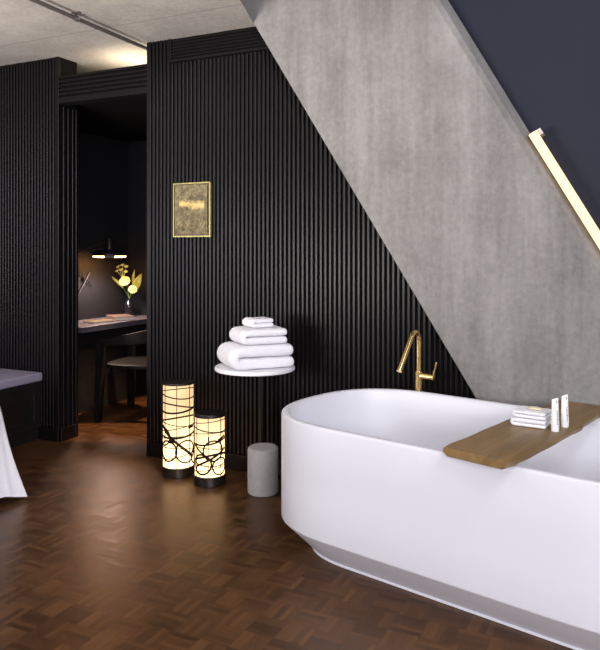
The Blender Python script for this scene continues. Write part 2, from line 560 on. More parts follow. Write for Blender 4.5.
# ventilation grille at the top of the slatted wall
vg = thing('ventilation_grille', 'black horizontal louvre grille at the top of the slatted wall', 'grille', (GX0, YW, GZ0))
gx1 = left_edge(GZ0) + 0.08 - GX0
gx2 = left_edge(H) + 0.08 - GX0
bm = bmesh.new()
add_box(bm, 0, gx1, -0.002, 0.018, -0.015, 0.006, 0.002, 1)
add_box(bm, 0, 0.014, -0.002, 0.018, 0.006, H - GZ0, 0.002, 1)
link('frame', bm, 'slat', vg)
bm = bmesh.new()
for k in range(6):
    z = 0.014 + k * 0.0215
    add_box(bm, 0.014, gx1 - z / 1.613, 0.002, 0.018, z, z + 0.011, 0.002, 1)
link('louvre', bm, 'slat', vg)

# linear light along the concrete edge
def tube_x(z):
    return -0.469 + (1.979 - z) * (0.3064 / 0.534)


lt = thing('tube_light', 'glowing linear tube light running down beside the slanted concrete', 'light', (tube_x(2.008), 3.9, 2.008))
d = Vector((tube_x(0.75) - tube_x(2.008), 0, 0.75 - 2.008))
off = Vector((0, -0.085, 0))
link('tube', tube([off, off + d], 0.024, 20), M['led'], lt, 40)
dn = d.normalized()
perp = Vector((dn.z, 0, -dn.x))  # towards the left and down
bmm = bmesh.new()
def obox(bm, c, ax, ay, az, hx, hy, hz):
    vs = []
    for sz in (-1, 1):
        for sy in (-1, 1):
            for sx in (-1, 1):
                vs.append(bm.verts.new(c + ax * hx * sx + ay * hy * sy + az * hz * sz))
    for q in ((0, 2, 3, 1), (4, 5, 7, 6), (0, 1, 5, 4), (2, 6, 7, 3), (0, 4, 6, 2), (1, 3, 7, 5)):
        bm.faces.new([vs[i] for i in q])
yv = Vector((0, 1, 0))
obox(bmm, Vector((0, -0.042, 0)) + dn * 0.012 - perp * 0.012, dn, perp, yv, 0.016, 0.031, 0.042)
link('bracket', bmm, 'bracket', lt)
bmm = bmesh.new()
obox(bmm, Vector((0, -0.042, 0)) + d - dn * 0.03, dn, perp, yv, 0.016, 0.024, 0.042)
link('bracket', bmm, 'bracket', lt)
bmm = bmesh.new()
obox(bmm, Vector((0, -0.012, 0)) + d * 0.5, dn, perp, yv, d.length * 0.49, 0.016, 0.012)
link('rail', bmm, 'bracket', lt)

# ------------------------------------------------------------------ bathtub
TX, TY, TR = -0.528, 3.072, R(-13.8)


def tub_ring(bm, dd, z, n=280, s=0.544, a=0.485, e=2.5):
    vs = []
    A = a - dd
    for i in range(n):
        t = 2 * PI * i / n
        c, q = math.cos(t), math.sin(t)
        long_end = 0.17 if c > 0 else 0.0          # the near end is drawn out a little longer
        x = (A + long_end) * math.copysign(abs(c) ** (2 / e), c)
        y = A * math.copysign(abs(q) ** (2 / e), q)
        x += (s - long_end if c > 0 else -s) if abs(c) > 1e-9 else 0
        vs.append(bm.verts.new((x, y, z)))
    return vs


def loft(bm, rings, close_first=True, close_last=True):
    for a, b in zip(rings, rings[1:]):
        n = len(a)
        for i in range(n):
            bm.faces.new((a[i], a[(i + 1) % n], b[(i + 1) % n], b[i]))
    if close_first:
        bm.faces.new(rings[0])
    if close_last:
        bm.faces.new(rings[-1])


tub = thing('bathtub', 'large freestanding matt white oval bathtub in front of the concrete', 'bathtub', (TX, TY, 0), TR)
bm = bmesh.new()
prof = [(0.139, 0.010), (0.004, 0.149), (0.001, 0.153), (0.0, 0.158), (0, 0.30), (0, 0.45), (0, 0.628), (0.002, 0.635),
        (0.008, 0.640), (0.018, 0.641), (0.030, 0.640), (0.036, 0.635), (0.040, 0.626), (0.046, 0.55), (0.060, 0.42),
        (0.085, 0.30), (0.11, 0.235), (0.145, 0.20), (0.20, 0.183), (0.28, 0.177), (0.38, 0.173), (0.44, 0.172)]
loft(bm, [tub_ring(bm, dd, z) for dd, z in prof])
link('shell', bm, 'tub', tub, 32)
bm = bmesh.new()
loft(bm, [tub_ring(bm, dd, z) for dd, z in ((0.137, 0.0), (0.134, 0.002), (0.134, 0.008), (0.137, 0.010))])
link('plinth', bm, 'tub', tub, 32)
link('drain', lathe([(0, 0.176), (0.028, 0.178), (0.033, 0.174), (0.033, 0.170), (0, 0.170)], 24), 'brass', tub, 40)

# walnut board across the tub
bd = thing('bath_board', 'brown live edge walnut board laid across the bathtub', 'board', (TX, TY, 0.6415), TR)


def board_mesh():
    bm = bmesh.new()
    u0 = 1.239; v0 = 2.857
    n = 46
    secs = []
    for i in range(n + 1):
        t = i / n
        v = 2.312 + t * 1.11
        uL = 1.238 - 0.05 * t - 0.004 * math.sin(t * 9 + 0.4) + 0.0015 * math.sin(t * 27)
        uR = 0.943 + 0.022 * math.exp(-t / 0.12) + 0.003 * math.sin(t * 8.0 + 0.6) + 0.001 * math.sin(t * 31) - 0.010 * math.exp(-((t - 0.60) / 0.02) ** 2)
        end = 0.022 * max(0, 1 - t / 0.05)
        vv_l = v + 0.024 * (1 - t); vv_r = v
        yl = vv_l - v0; yr = vv_r - v0
        xl = -(uL - u0) + end * 0.4; xr = -(uR - u0) - end * 0.3
        zt = 0.033
        def P(f, z, push=0.0):
            x = xl + (xr - xl) * f + push
            return bm.verts.new((x, yl + (yr - yl) * f, z))
        secs.append([P(0.06, 0.0005), P(0, 0.016, -0.004), P(0, 0.027, -0.001), P(0.02, zt), P(0.35, zt), P(0.65, zt),
                     P(0.97, zt), P(1, 0.028, 0.001), P(1, 0.014, -0.002), P(0.93, 0.0005)])
    for a, b in zip(secs, secs[1:]):
        m = len(a)
        for i in range(m):
            bm.faces.new((a[i], a[(i + 1) % m], b[(i + 1) % m], b[i]))
    bm.faces.new(secs[0]); bm.faces.new(secs[-1])
    return bm


pl = link('plank', board_mesh(), 'board', bd, 30)


def tubloc(u, v, z):
    return (u * -0.971 + v * 0.239, u * 0.239 + v * 0.971, z)


# ------------------------------------------------------------------ folded towels
def folded(name, parent, w, dpt, t, layers, seed, mat='towel', stations=14, spiral=False, puff=0.35):
    """a towel folded back and forth: the folds show at its left and right ends (X), its edge at the front (Y)."""
    rnd = random.Random(seed)
    path = []
    nl = 10
    for k in range(layers):
        z = t * (k + 0.5)
        w2 = w / 2 - t * 0.5 - rnd.uniform(0, 0.006)
        xs = [-w2 + 2 * w2 * i / nl for i in range(nl + 1)]
        if k % 2 == 0:
            xs = xs[::-1]
        if k < layers:
            path += [(x_, z) for x_ in xs]
        if k < layers - 1:
            xe = xs[-1]; sgn = 1 if xe > 0 else -1
            for q in range(1, 5):
                an = -PI / 2 + PI * q / 5
                path.append((xe + sgn * math.cos(an) * t * 0.5, z + t / 2 + math.sin(an) * t / 2))
    bm = bmesh.new()
    secs = []
    for j in range(stations + 1):
        f = j / stations
        y = (f - 0.5) * dpt
        e = min(f, 1 - f) * dpt
        rr = t * 0.6
        pinch = 1.0 if e > rr else math.sqrt(max(0.05, 1 - (1 - e / rr) ** 2))
        th = t * 0.5 * 0.97 * (0.45 + 0.55 * pinch)
        L, U = [], []
        for i, (px_, pz_) in enumerate(path):
            a = path[max(0, i - 1)]; b = path[min(len(path) - 1, i + 1)]
            tx, tz = b[0] - a[0], b[1] - a[1]
            ln = math.hypot(tx, tz) or 1
            nx, nz = -tz / ln, tx / ln
            bulge = 1.0 - 0.10 * (2 * px_ / w) ** 2
            cz = pz_ * (0.97 + 0.03 * bulge)
            cx = px_ * (1 - 0.05 * (1 - pinch))
            nzv = mnoise.noise(Vector((px_ * 14 + seed, y * 14, pz_ * 14))) * t * 0.07
            hh = th + nzv * pinch
            L.append(bm.verts.new((cx - nx * hh, y, max(0.0, cz - nz * hh))))
            U.append(bm.verts.new((cx + nx * hh, y, max(0.0, cz + nz * hh))))
        secs.append((L, U))
    m = len(path)
    for (L0, U0), (L1, U1) in zip(secs, secs[1:]):
        for i in range(m - 1):
            bm.faces.new((L0[i], L0[i + 1], L1[i + 1], L1[i]))
            bm.faces.new((U0[i], U1[i], U1[i + 1], U0[i + 1]))
        bm.faces.new((L0[0], L1[0], U1[0], U0[0]))
        bm.faces.new((L0[-1], U0[-1], U1[-1], L1[-1]))
    for L, U in (secs[0], secs[-1]):
        for i in range(m - 1):
            bm.faces.new((L[i], L[i + 1], U[i + 1], U[i]))
    o = link(name, bm, mat, parent, 80)
    sm = o.modifiers.new('soft', 'SUBSURF'); sm.levels = 2; sm.render_levels = 2
    return o


# side table with its towels
SX, SY = -1.99, 3.55
st = thing('side_table', 'round white side table on a black pedestal against the slatted wall', 'table', (SX, SY, 0), 0)
link('tabletop', lathe([(0, 0.707), (0.222, 0.707), (0.231, 0.711), (0.233, 0.718), (0.231, 0.726), (0.225, 0.731), (0, 0.731)], 72), 'white_top', st, 30)
px_, py_ = -0.075, 0.225
link('post', tube([(px_, py_, 0.008), (px_, py_, 0.35), (px_, py_, 0.690)], 0.017, 20), 'slat', st, 40)
bm = bmesh.new()
obox_args = None
add_box(bm, px_ - 0.02, px_ + 0.02, -0.12, py_ + 0.02, 0.688, 0.707, 0.002, 1)
link('bracket_arm', bm, 'slat', st)
link('base', box(px_ - 0.10, px_ + 0.10, py_ - 0.05, py_ + 0.05, 0, 0.010, bev=0.003), 'black', st)
VR = R(48)     # the towels face the bath
t1 = tag(folded('towel', None, 0.395, 0.30, 0.067, 2, 1), 'largest white folded bath towel at the bottom of the towel pile', 'towel', 'folded towels on the side table')
t1.location = (SX + 0.026, SY + 0.012, 0.731); t1.rotation_euler = (0, 0, VR)
t2 = tag(folded('towel', None, 0.30, 0.24, 0.045, 2, 2), 'medium white folded hand towel in the middle of the towel pile', 'towel', 'folded towels on the side table')
t2.location = (SX + 0.036, SY + 0.009, 0.866); t2.rotation_euler = (0, 0, VR)
t3 = tag(folded('towel', None, 0.15, 0.14, 0.026, 2, 3), 'smallest white folded face cloth on top of the towel pile', 'towel', 'folded towels on the side table')
t3.location = (SX + 0.026, SY + 0.009, 0.957); t3.rotation_euler = (0, 0, VR + 0.1)

# ------------------------------------------------------------------ lanterns
def band(bm, pts, r, w, th=0.003):
    """a flat metal strip on the cylinder of radius r; pts = (angle, z)."""
    A = []
    for i, (a, z) in enumerate(pts):
        p0 = pts[max(0, i - 1)]; p1 = pts[min(len(pts) - 1, i + 1)]
        ta, tz = (p1[0] - p0[0]) * r, p1[1] - p0[1]
        ln = math.hypot(ta, tz) or 1
        na, nz = -tz / ln * w / 2 / r, ta / ln * w / 2
        row = []
        for rr, sg in ((r, 1), (r + th, 1), (r + th, -1), (r, -1)):
            an = a + na * sg
            row.append(bm.verts.new((rr * math.cos(an), rr * math.sin(an), z + nz * sg)))
        A.append(row)
    for a, b in zip(A, A[1:]):
        for i in range(4):
            bm.faces.new((a[i], a[(i + 1) % 4], b[(i + 1) % 4], b[i]))
    bm.faces.new(A[0]); bm.faces.new(A[-1])


def lantern(loc, r, h, label, seed, hb, ht, fa):
    """fa = angle facing the viewer's side."""
    rnd = random.Random(seed)
    t = thing('floor_lantern', label, 'lantern', loc, 0, 'lanterns on the floor')
    link('base', lathe([(0, 0), (r, 0), (r + 0.002, 0.003), (r + 0.002, hb - 0.003), (r, hb), (0, hb)], 56), 'gunmetal', t, 30)
    sh_ = link('shade', lathe([(0, hb), (r - 0.006, hb), (r - 0.006, h - ht), (0, h - ht)], 56), M['shade'], t, 30)
    link('top_cap', lathe([(0, h - ht), (r, h - ht), (r + 0.002, h - ht + 0.003), (r + 0.002, h - 0.003), (r, h), (r - 0.014, h - 0.002), (0, h - 0.004)], 56), 'gunmetal', t, 30)
    bm = bmesh.new()
    rs = r - 0.0055
    z0, z1 = hb, h - ht
    def ring(z, amp, ph, w):
        w *= 1.4
        band(bm, [(2 * PI * i / 64 + fa, z + amp * math.sin(2 * PI * i / 64 + ph)) for i in range(65)], rs, w)
    def circ(a, z, rho, w):
        w *= 1.45
        pts = []
        for i in range(41):
            q = 2 * PI * i / 40
            zz = min(max(z + rho * math.sin(q), z0 + w / 2), z1 - w / 2)
            pts.append((fa + a + rho * math.cos(q) / rs, zz))
        band(bm, pts, rs, w)
    def seg(a0, za, a1, zb, w):
        w *= 1.25
        band(bm, [(fa + a0 + (a1 - a0) * i / 16, za + (zb - za) * i / 16) for i in range(17)], rs, w)
    H_ = z1 - z0
    for k in range(7):                                     # uprights
        seg(-1.0 + k * 0.9, z0, -1.0 + k * 0.9, z1, 0.0032)
    if h > 0.5:
        for f_, amp, ph, w in ((0.93, 0.020, 1.2, 0.004), (0.87, 0.016, 4.0, 0.005), (0.74, 0.022, 2.6, 0.006), (0.70, 0.016, 5.4, 0.008),
                               (0.58, 0.024, 1.0, 0.007), (0.53, 0.014, 3.7, 0.003), (0.47, 0.020, 0.4, 0.0035), (0.40, 0.018, 5.2, 0.0085),
                               (0.34, 0.024, 1.4, 0.003), (0.22, 0.014, 2.2, 0.003), (0.13, 0.02, 0.2, 0.0035)):
            ring(z0 + f_ * H_, amp, ph, w)
        circ(-0.75, z0 + 0.105 * 1, 0.062, 0.007); circ(0.55, z0 + 0.10, 0.068, 0.006); circ(-1.15, z0 + 0.19, 0.055, 0.006)
        circ(2.6, z0 + 0.11, 0.07, 0.007); circ(1.5, z0 + 0.06, 0.05, 0.006); circ(3.6, z0 + 0.16, 0.06, 0.006)
        seg(-1.3, z0 + 0.255, 1.15, z0 + 0.055, 0.013)
        seg(1.6, z0 + 0.04, 3.4, z0 + 0.24, 0.010)
        seg(-0.62, z0 + 0.175, -0.28, z0 + 0.175, 0.034)
        seg(0.7, z0 + 0.245, 1.2, z0 + 0.248, 0.011)
    else:
        for f_, amp, ph, w in ((0.92, 0.012, 0.6, 0.003), (0.80, 0.016, 3.8, 0.0045), (0.71, 0.014, 1.4, 0.003), (0.60, 0.020, 5.6, 0.007),
                               (0.47, 0.012, 2.6, 0.003), (0.30, 0.03, 1.0, 0.009), (0.24, 0.02, 4.4, 0.004), (0.12, 0.016, 0.2, 0.003)):
            ring(z0 + f_ * H_, amp, ph, w)
        circ(0.25, z0 + 0.155, 0.060, 0.006); circ(-0.55, z0 + 0.075, 0.058, 0.0075); circ(0.75, z0 + 0.06, 0.05, 0.006)
        circ(2.4, z0 + 0.12, 0.06, 0.006); circ(3.7, z0 + 0.07, 0.055, 0.006)
        seg(-1.3, z0 + 0.19, 0.3, z0 + 0.09, 0.008); seg(-1.0, z0 + 0.06, 1.2, z0 + 0.16, 0.010)
        seg(-0.05, z0 + 0.24, -0.05, z0 + 0.20, 0.004); seg(0.55, z0 + 0.215, 1.2, z0 + 0.235, 0.009)
    link('lattice', bm, 'lattice', sh_)
    return t


FA = math.atan2(-3.64, 2.59)
lantern((-2.59, 3.64, 0), 0.1, 0.577, 'taller glowing lantern with black looping metalwork on the floor', 3, 0.057, 0.013, FA)
lantern((-2.315, 3.575, 0), 0.0945, 0.425, 'shorter glowing lantern with black looping metalwork on the floor', 5, 0.058, 0.020, math.atan2(-3.575, 2.315))

# concrete drum
sl = thing('drum_stool', 'small grey concrete drum on the floor beside the bathtub', 'stool', (-1.945, 3.565, 0))
link('body', lathe([(0, 0), (0.082, 0), (0.087, 0.004), (0.089, 0.01), (0.089, 0.250), (0.087, 0.257), (0.081, 0.261), (0, 0.263)], 56), 'stone', sl, 35)
link('seat', lathe([(0, 0.262), (0.076, 0.262), (0.078, 0.264), (0.076, 0.266), (0, 0.266)], 48), 'stone', sl, 35)

# ------------------------------------------------------------------ bath tap
tp = thing('bath_tap', 'tall brass bath tap with angled spout behind the tub', 'tap', (-1.07, 3.735, 0), R(-13.8 + 0))
bm = bmesh.new()
add_lathe(bm, [(0, 0), (0.045, 0), (0.045, 0.006), (0.022, 0.010), (0.022, 0.735), (0.019, 0.740), (0, 0.740)], 32)
link('column', bm, 'brass', tp, 30)
pts = [(0, 0, 0.735), (0, 0, 0.80), (0, 0, 0.865)]
pts += [(0, -0.0425 + 0.0425 * math.cos(q), 0.905 + 0.05 * math.sin(q)) for q in [R(a) for a in range(0, 156, 13)]]
pts += [(0, -0.205, 0.765)]
spx = []
link('spout', tube([(0, y, z) for x, y, z in pts], 0.0145, 18), 'brass', tp, 40)
hx = Vector((math.cos(R(35)), math.sin(R(35)) * 0 - 0.0, 0)).normalized()
hd = link('handle', tube([(0.0, 0, 0.727 - 0.012), (0.070, 0.0, 0.727 - 0.012), (0.074, 0, 0.715), (0.094, 0.0, 0.715), (0.096, 0, 0.715)], [0.019, 0.019, 0.019, 0.0205, 0.018], 20), 'brass', tp, 40)
link('lever', tube([(0.086, 0, 0.725), (0.100, 0, 0.765), (0.108, 0, 0.800)], [0.006, 0.005, 0.0045], 10), 'brass', hd, 40)

# ------------------------------------------------------------------ things on the bath board
ZB = 0.6415 + 0.033
w1 = tag(folded('washcloth', None, 0.150, 0.125, 0.0165, 2, 11), 'folded white washcloth lying directly on the walnut board', 'washcloth', 'washcloths on the bath board')
w1.location = tubloc(1.105, 2.865, ZB); w1.rotation_euler = (0, 0, TR + R(8))
w2 = tag(folded('washcloth', None, 0.145, 0.115, 0.015, 2, 12), 'upper folded white washcloth under the cream soap', 'washcloth', 'washcloths on the bath board')
w2.location = tubloc(1.102, 2.868, ZB + 0.034); w2.rotation_euler = (0, 0, TR + R(4))
so = link('soap_bar', lathe([(0, 0), (0.023, 0.001), (0.028, 0.003), (0.027, 0.005), (0.019, 0.008), (0, 0.009)], 32), 'soap', None, 50)
so.scale = (1.2, 0.9, 1)
tag(so, 'oval cream soap bar on the washcloths', 'soap')
so.location = tubloc(1.097, 2.872, ZB + 0.034 + 0.031); so.rotation_euler = (0, 0, TR)


def squeeze_tube(loc, rz, label):
    t = thing('lotion_tube', label, 'tube', loc, rz, 'tubes on the bath board')
    link('cap', lathe([(0, 0), (0.0150, 0), (0.0155, 0.001), (0.0155, 0.017), (0.015, 0.018), (0, 0.018)], 28), 'tube', t, 40)
    bm = bmesh.new()
    rings = []
    for f in [0, 0.05, 0.3, 0.5, 0.7, 0.85, 0.93, 1.0]:
        z = 0.018 + 0.112 * f
        rx = 0.0162 - 0.0035 * f
        ry = 0.0162 * (1 - f) ** 0.8 + 0.0012
        if f == 0:
            rx = ry = 0.0155
        rings.append([bm.verts.new((rx * math.cos(2 * PI * i / 28), ry * math.sin(2 * PI * i / 28), z + (0.004 * math.cos(2 * PI * i / 28) if f == 1.0 else 0))) for i in range(28)])
    loft(bm, rings)
    tb = link('body', bm, 'tube', t, 50)
    bm = bmesh.new()
    for k in range(9):
        f = 0.12 + k * 0.055
        y = -(0.0162 * (1 - f) ** 0.8 + 0.0012) - 0.0004
        zc = 0.018 + 0.112 * f
        ww = 0.0018 if k % 3 else 0.003
        obox(bm, Vector((0.005, y * 0.96, zc)), Vector((1, 0, 0)), Vector((0, 1, 0)), Vector((0, 0, 1)), ww, 0.0008, 0.0017)
    link('printed_text', bm, 'ink', tb)
    bm = bmesh.new()
    obox(bm, Vector((0.004, -0.0048, 0.018 + 0.112 * 0.9)), Vector((1, 0, 0)), Vector((0, 1, 0)), Vector((0, 0, 1)), 0.002, 0.0009, 0.004)
    link('printed_mark', bm, 'ink', tb)
    return t


squeeze_tube(tubloc(0.997, 2.822, ZB), R(22), 'white lotion tube on the board, nearer the washcloths')
squeeze_tube(tubloc(0.990, 2.915, ZB), R(22), 'white lotion tube on the board, farther from the washcloths')

# ------------------------------------------------------------------ picture
pc = thing('framed_artwork', 'small gold framed artwork hanging on the black slatted wall', 'picture', (-2.622, YW, 1.663))
bm = bmesh.new()
pw, ph, pd = 0.146, 0.178, 0.022
for a in ((-pw, pw, ph - 0.008, ph), (-pw, pw, -ph, -ph + 0.008)):
    add_box(bm, a[0], a[1], -pd, 0, a[2], a[3])
for a in ((-pw, -pw + 0.008), (pw - 0.008, pw)):
    add_box(bm, a[0], a[1], -pd, 0, -ph + 0.008, ph - 0.008)
link('frame', bm, 'gilt', pc)
link('backing', box(-pw + 0.008, pw - 0.008, -0.008, -0.001, -ph + 0.008, ph - 0.008), 'bookcover', pc)
link('artwork', box(-pw + 0.011, pw - 0.026, -0.019, -0.008, -ph + 0.02, ph - 0.012, bev=0.002), 'art', pc)

# ------------------------------------------------------------------ window seat and bed
BX = -3.96
bn = thing('window_seat', 'black panelled window seat base against the slatted wall', 'bench', (BX, 3.4, 0))
L0, L1 = -0.46, YW - 3.4 - 0.003
link('plinth', box(-0.95, -0.03, L0, L1, 0, 0.09, bev=0.003), 'black', bn)
cab = link('cabinet', box(-0.98, -0.012, L0, L1, 0.09, 0.435, bev=0.003), 'black', bn)
bm = bmesh.new()
# framed face with chamfered corners
def fpoly(o):
    y0, y1, z0, z1, c = L0 + 0.05 + o, L1 - 0.055 - o, 0.135 + o, 0.40 - o, 0.05
    return [(y0 + c, z0), (y1, z0), (y1, z1 - c), (y1 - c, z1), (y0 + c, z1), (y0, z1 - c), (y0, z0 + c)]
ra = [[bm.verts.new((xx, y, z)) for y, z in fpoly(o)] for xx, o in ((-0.013, 0.0), (-0.001, 0.003), (-0.001, 0.009), (-0.011, 0.013))]
loft(bm, ra, False, True)
link('panel', bm, 'blackwood', cab)
cu = link('seat_cushion', box(-0.96, 0.015, L0, L1, 0, 0.064, bev=0.014, seg=4), 'lilac', None, 40)
cu.location = (BX, 3.4, 0.435)
tag(cu, 'lilac grey seat cushion on the black window seat', 'cushion')

bed = thing('bed', 'bed with white linen draping to the floor at the left', 'bed', (-4.085, 2.0, 0))
link('base', box(-0.86, 0.84, -0.95, 0.80, 0, 0.25, bev=0.01), 'black', bed)
link('mattress', box(-0.88, 0.87, -0.98, 0.82, 0.25, 0.53, bev=0.04, seg=4), 'linen', bed, 40)


def duvet():
    bm = bmesh.new()
    n = 180
    hx, hy = 0.90, 0.84
    def outline(grow, rc):
        pts = []
        # perimeter of a rounded rectangle sampled evenly by angle of the four corners
        per = []
        for cx, cy, a0 in ((1, 1, 0), (-1, 1, 90), (-1, -1, 180), (1, -1, 270)):
            for k in range(13):
                a = R(a0 + 90 * k / 12)
                per.append((cx * (hx - rc) + (rc + grow) * math.cos(a), cy * (hy - rc) + (rc + grow) * math.sin(a), math.cos(a), math.sin(a)))
        # densify
        tot = []
        for i in range(len(per)):
            a = per[i]; b = per[(i + 1) % len(per)]
            m = 1 if (i % 13) < 12 else 22
            for q in range(m):
                f = q / m
                tot.append(tuple(a[j] + (b[j] - a[j]) * f for j in range(4)))
        return tot
    base = outline(0, 0.07)
    levels = [(0.58, 0.595, 0), (0.35, 0.595, 0), (0.12, 0.592, 0), (0.05, 0.583, 0), (0.015, 0.56, 0), (0.0, 0.52, 0.02), (-0.012, 0.42, 0.12), (-0.03, 0.30, 0.35), (-0.05, 0.20, 0.6),
              (-0.068, 0.12, 0.8), (-0.08, 0.065, 1.0), (-0.084, 0.05, 1.0)]
    rings = []
    L = len(base)
    for ins, z, wv in levels:
        ring = []
        s = 0
        for i, (x, y, nx, ny) in enumerate(base):
            corner = (abs(nx * ny) * 2) ** 1.5
            wave = math.sin(i * 0.62) * 0.5 + math.sin(i * 0.27 + 1.3) * 0.5
            out = -ins if ins < 0 else 0
            o = out * (0.55 + 0.95 * corner) + wv * 0.022 * wave + (corner * wv * 0.05 * math.sin(i * 1.9))
            k = max(0.0, 1 - ins / 0.6) if ins > 0 else 1
            px_ = x * (1 - max(ins, 0) / hx) + nx * o
            py_ = y * (1 - max(ins, 0) / hy) + ny * o
            zz = z + 0.014 * mnoise.noise(Vector((px_ * 4, py_ * 4, 0.3))) - (0.03 * corner * wv)
            ring.append(bm.verts.new((px_, py_, max(zz, 0.012))))
        rings.append(ring)
    loft(bm, rings, True, False)
    return bm


dv = link('duvet', duvet(), 'linen', bed, 70)
sm = dv.modifiers.new('soft', 'SUBSURF'); sm.levels = 1; sm.render_levels = 2

# ------------------------------------------------------------------ study furniture
dk = thing('desk', 'dark grey desk slab along the study wall', 'desk', (-4.655, 5.1, 0))
link('desktop', box(0, 0.475, -0.6, 0.575, 0.703, 0.75, bev=0.003), 'desk', dk)
link('modesty_panel', box(0.33, 0.35, -0.56, 0.535, 0.0, 0.703), 'blackwood', dk)
for y in (-0.6, 0.535):
    link('side_panel', box(0.0, 0.40, y, y + 0.04, 0, 0.703, bev=0.002), 'blackwood', dk)

ch = thing('armchair', 'black wooden chair with curved back rail at the study desk', 'chair', (-3.794, 4.782, 0), R(-169))
def leg_bm(x0, y0, x1, y1, ztop):
    bm = bmesh.new()
    ws = [(0.0, 0.030), (0.45 * ztop, 0.034), (ztop, 0.037)]
    rings = []
    for z, w in ws:
        f = z / ztop
        cx, cy = x0 + (x1 - x0) * f, y0 + (y1 - y0) * f
        rings.append([bm.verts.new((cx + sx * w * 0.75, cy + sy * w, z)) for sx, sy in ((-1, -1), (1, -1), (1, 1), (-1, 1))])
    loft(bm, rings)
    es = [e for e in bm.edges if abs(e.verts[0].co.z - e.verts[1].co.z) > 0.05]
    bmesh.ops.bevel(bm, geom=es, offset=0.007, segments=2, affect='EDGES')
    return bm
for sgn in (1, -1):
    link('leg', leg_bm(0.235, 0.275 * sgn, 0.215, 0.265 * sgn, 0.625), 'chairwood', ch, 40)
    link('leg', leg_bm(-0.23, 0.20 * sgn, -0.19, 0.19 * sgn, 0.44), 'chairwood', ch, 40)
bm = bmesh.new()
rings = []
for ins, z in ((0.03, 0.425), (0.004, 0.43), (0, 0.445), (0.004, 0.458), (0.02, 0.462), (0.10, 0.455), (0.2, 0.45)):
    rg = []
    for i in range(48):
        t = 2 * PI * i / 48
        c, q = math.cos(t), math.sin(t)
        rg.append(bm.verts.new(((0.245 - ins) * math.copysign(abs(c) ** 0.6, c), (0.255 - ins) * math.copysign(abs(q) ** 0.6, q), z)))
    rings.append(rg)
loft(bm, rings)
link('seat', bm, 'chairwood', ch, 40)
bm = bmesh.new()
rings = []
for i in range(41):
    f = i / 40
    a = PI * (0.5 + f)
    x = 0.04 + 0.30 * math.cos(a) if True else 0
    y = 0.275 * math.sin(a)
    rings.append((x, y, math.cos(a), math.sin(a)))
path = [(0.255, 0.275, 0, 1), (0.15, 0.277, 0, 1)] + rings + [(0.15, -0.277, 0, -1), (0.255, -0.275, 0, -1)]
secs = []
for i, (x, y, nx, ny) in enumerate(path):
    q = max(0.0, (0.22 - x) / 0.48)
    b = min(1.0, q) ** 0.85
    zb = 0.612 + 0.035 * b; zt = 0.652 + 0.115 * b
    tk = 0.022 if i > 1 and i < len(path) - 2 else 0.024
    secs.append([bm.verts.new((x + nx * tk * sx, y + ny * tk * sx, z)) for sx, z in ((-0.6, zb), (0.6, zb), (0.75, (zb + zt) / 2), (0.6, zt), (-0.6, zt), (-0.75, (zb + zt) / 2))])
loft(bm, secs)
link('back_rail', bm, 'chairwood', ch, 50)
for y in (0.155, -0.155):
    link('back_post', tube([(-0.20, y, 0.44), (-0.235, y * 0.98, 0.68)], 0.013, 10), 'chairwood', ch, 40)

# wall lamp
LX, LY = -4.40, 5.10
wl = thing('wall_lamp', 'dark bronze wall lamp with disc shade lit over the desk', 'lamp', (-4.66, 4.70, 1.30))
o3 = Vector((LX + 4.66, LY - 4.70, 0))
link('wall_plate', lathe([(0, 0), (0.045, 0), (0.045, 0.018), (0.04, 0.022), (0, 0.022)], 28, mat=Matrix.Rotation(R(90), 4, 'Y')), 'bronze', wl, 40)
link('arm', tube([(0.02, 0, 0), (0.05, 0, 0.01), o3 + Vector((0, 0, 0.195))], 0.006, 10), 'bronze', wl, 40)
zz = 0.045
shd = link('shade', lathe([(0.105, zz), (0.157, zz), (0.160, zz + 0.010), (0.155, zz + 0.028), (0.135, zz + 0.045), (0.09, zz + 0.057), (0.040, zz + 0.062), (0, zz + 0.062)], 56, cx=o3.x, cy=o3.y), 'bronze', wl, 40)
link('neck', lathe([(0.040, zz + 0.060), (0.036, zz + 0.16), (0.030, zz + 0.170), (0, zz + 0.170)], 32, cx=o3.x, cy=o3.y), 'bronze', wl, 40)
link('diffuser', lathe([(0, zz - 0.014), (0.140, zz - 0.014), (0.148, zz - 0.008), (0.148, zz + 0.002), (0.106, zz + 0.004)], 56, cx=o3.x, cy=o3.y), M['lampglow'], shd, 40)
cd = Vector((4.4, -5.1, 0)).normalized(); cs = Vector((-cd.y, cd.x, 0))
bm = bmesh.new()
obox(bm, o3 + cd * 0.148 + Vector((0, 0, zz - 0.006)), cd, cs, Vector((0, 0, 1)), 0.008, 0.045, 0.012)
link('switch_bar', bm, 'bronze', shd)
ld = bpy.data.lights.new('study_lamp_light', 'SPOT'); ld.energy = 20; ld.color = (1.0, 0.88, 0.84); ld.shadow_soft_size = 0.1; ld.spot_size = R(165); ld.spot_blend = 0.5
lo_ = bpy.data.objects.new('study_lamp_light', ld); C.objects.link(lo_); lo_.location = (LX, LY, 1.30 + zz - 0.13)

sd = bpy.data.lights.new('study_downlight', 'SPOT'); sd.energy = 480; sd.color = (1.0, 0.66, 0.36); sd.spot_size = R(38); sd.spot_blend = 0.6; sd.shadow_soft_size = 0.06
so_ = bpy.data.objects.new('study_downlight', sd); C.objects.link(so_); so_.location = (-2.85, 4.95, 2.47)
so_.rotation_euler = (Vector((-3.72, 4.72, 0)) - Vector((-2.85, 4.95, 2.47))).to_track_quat('-Z', 'Y').to_euler()


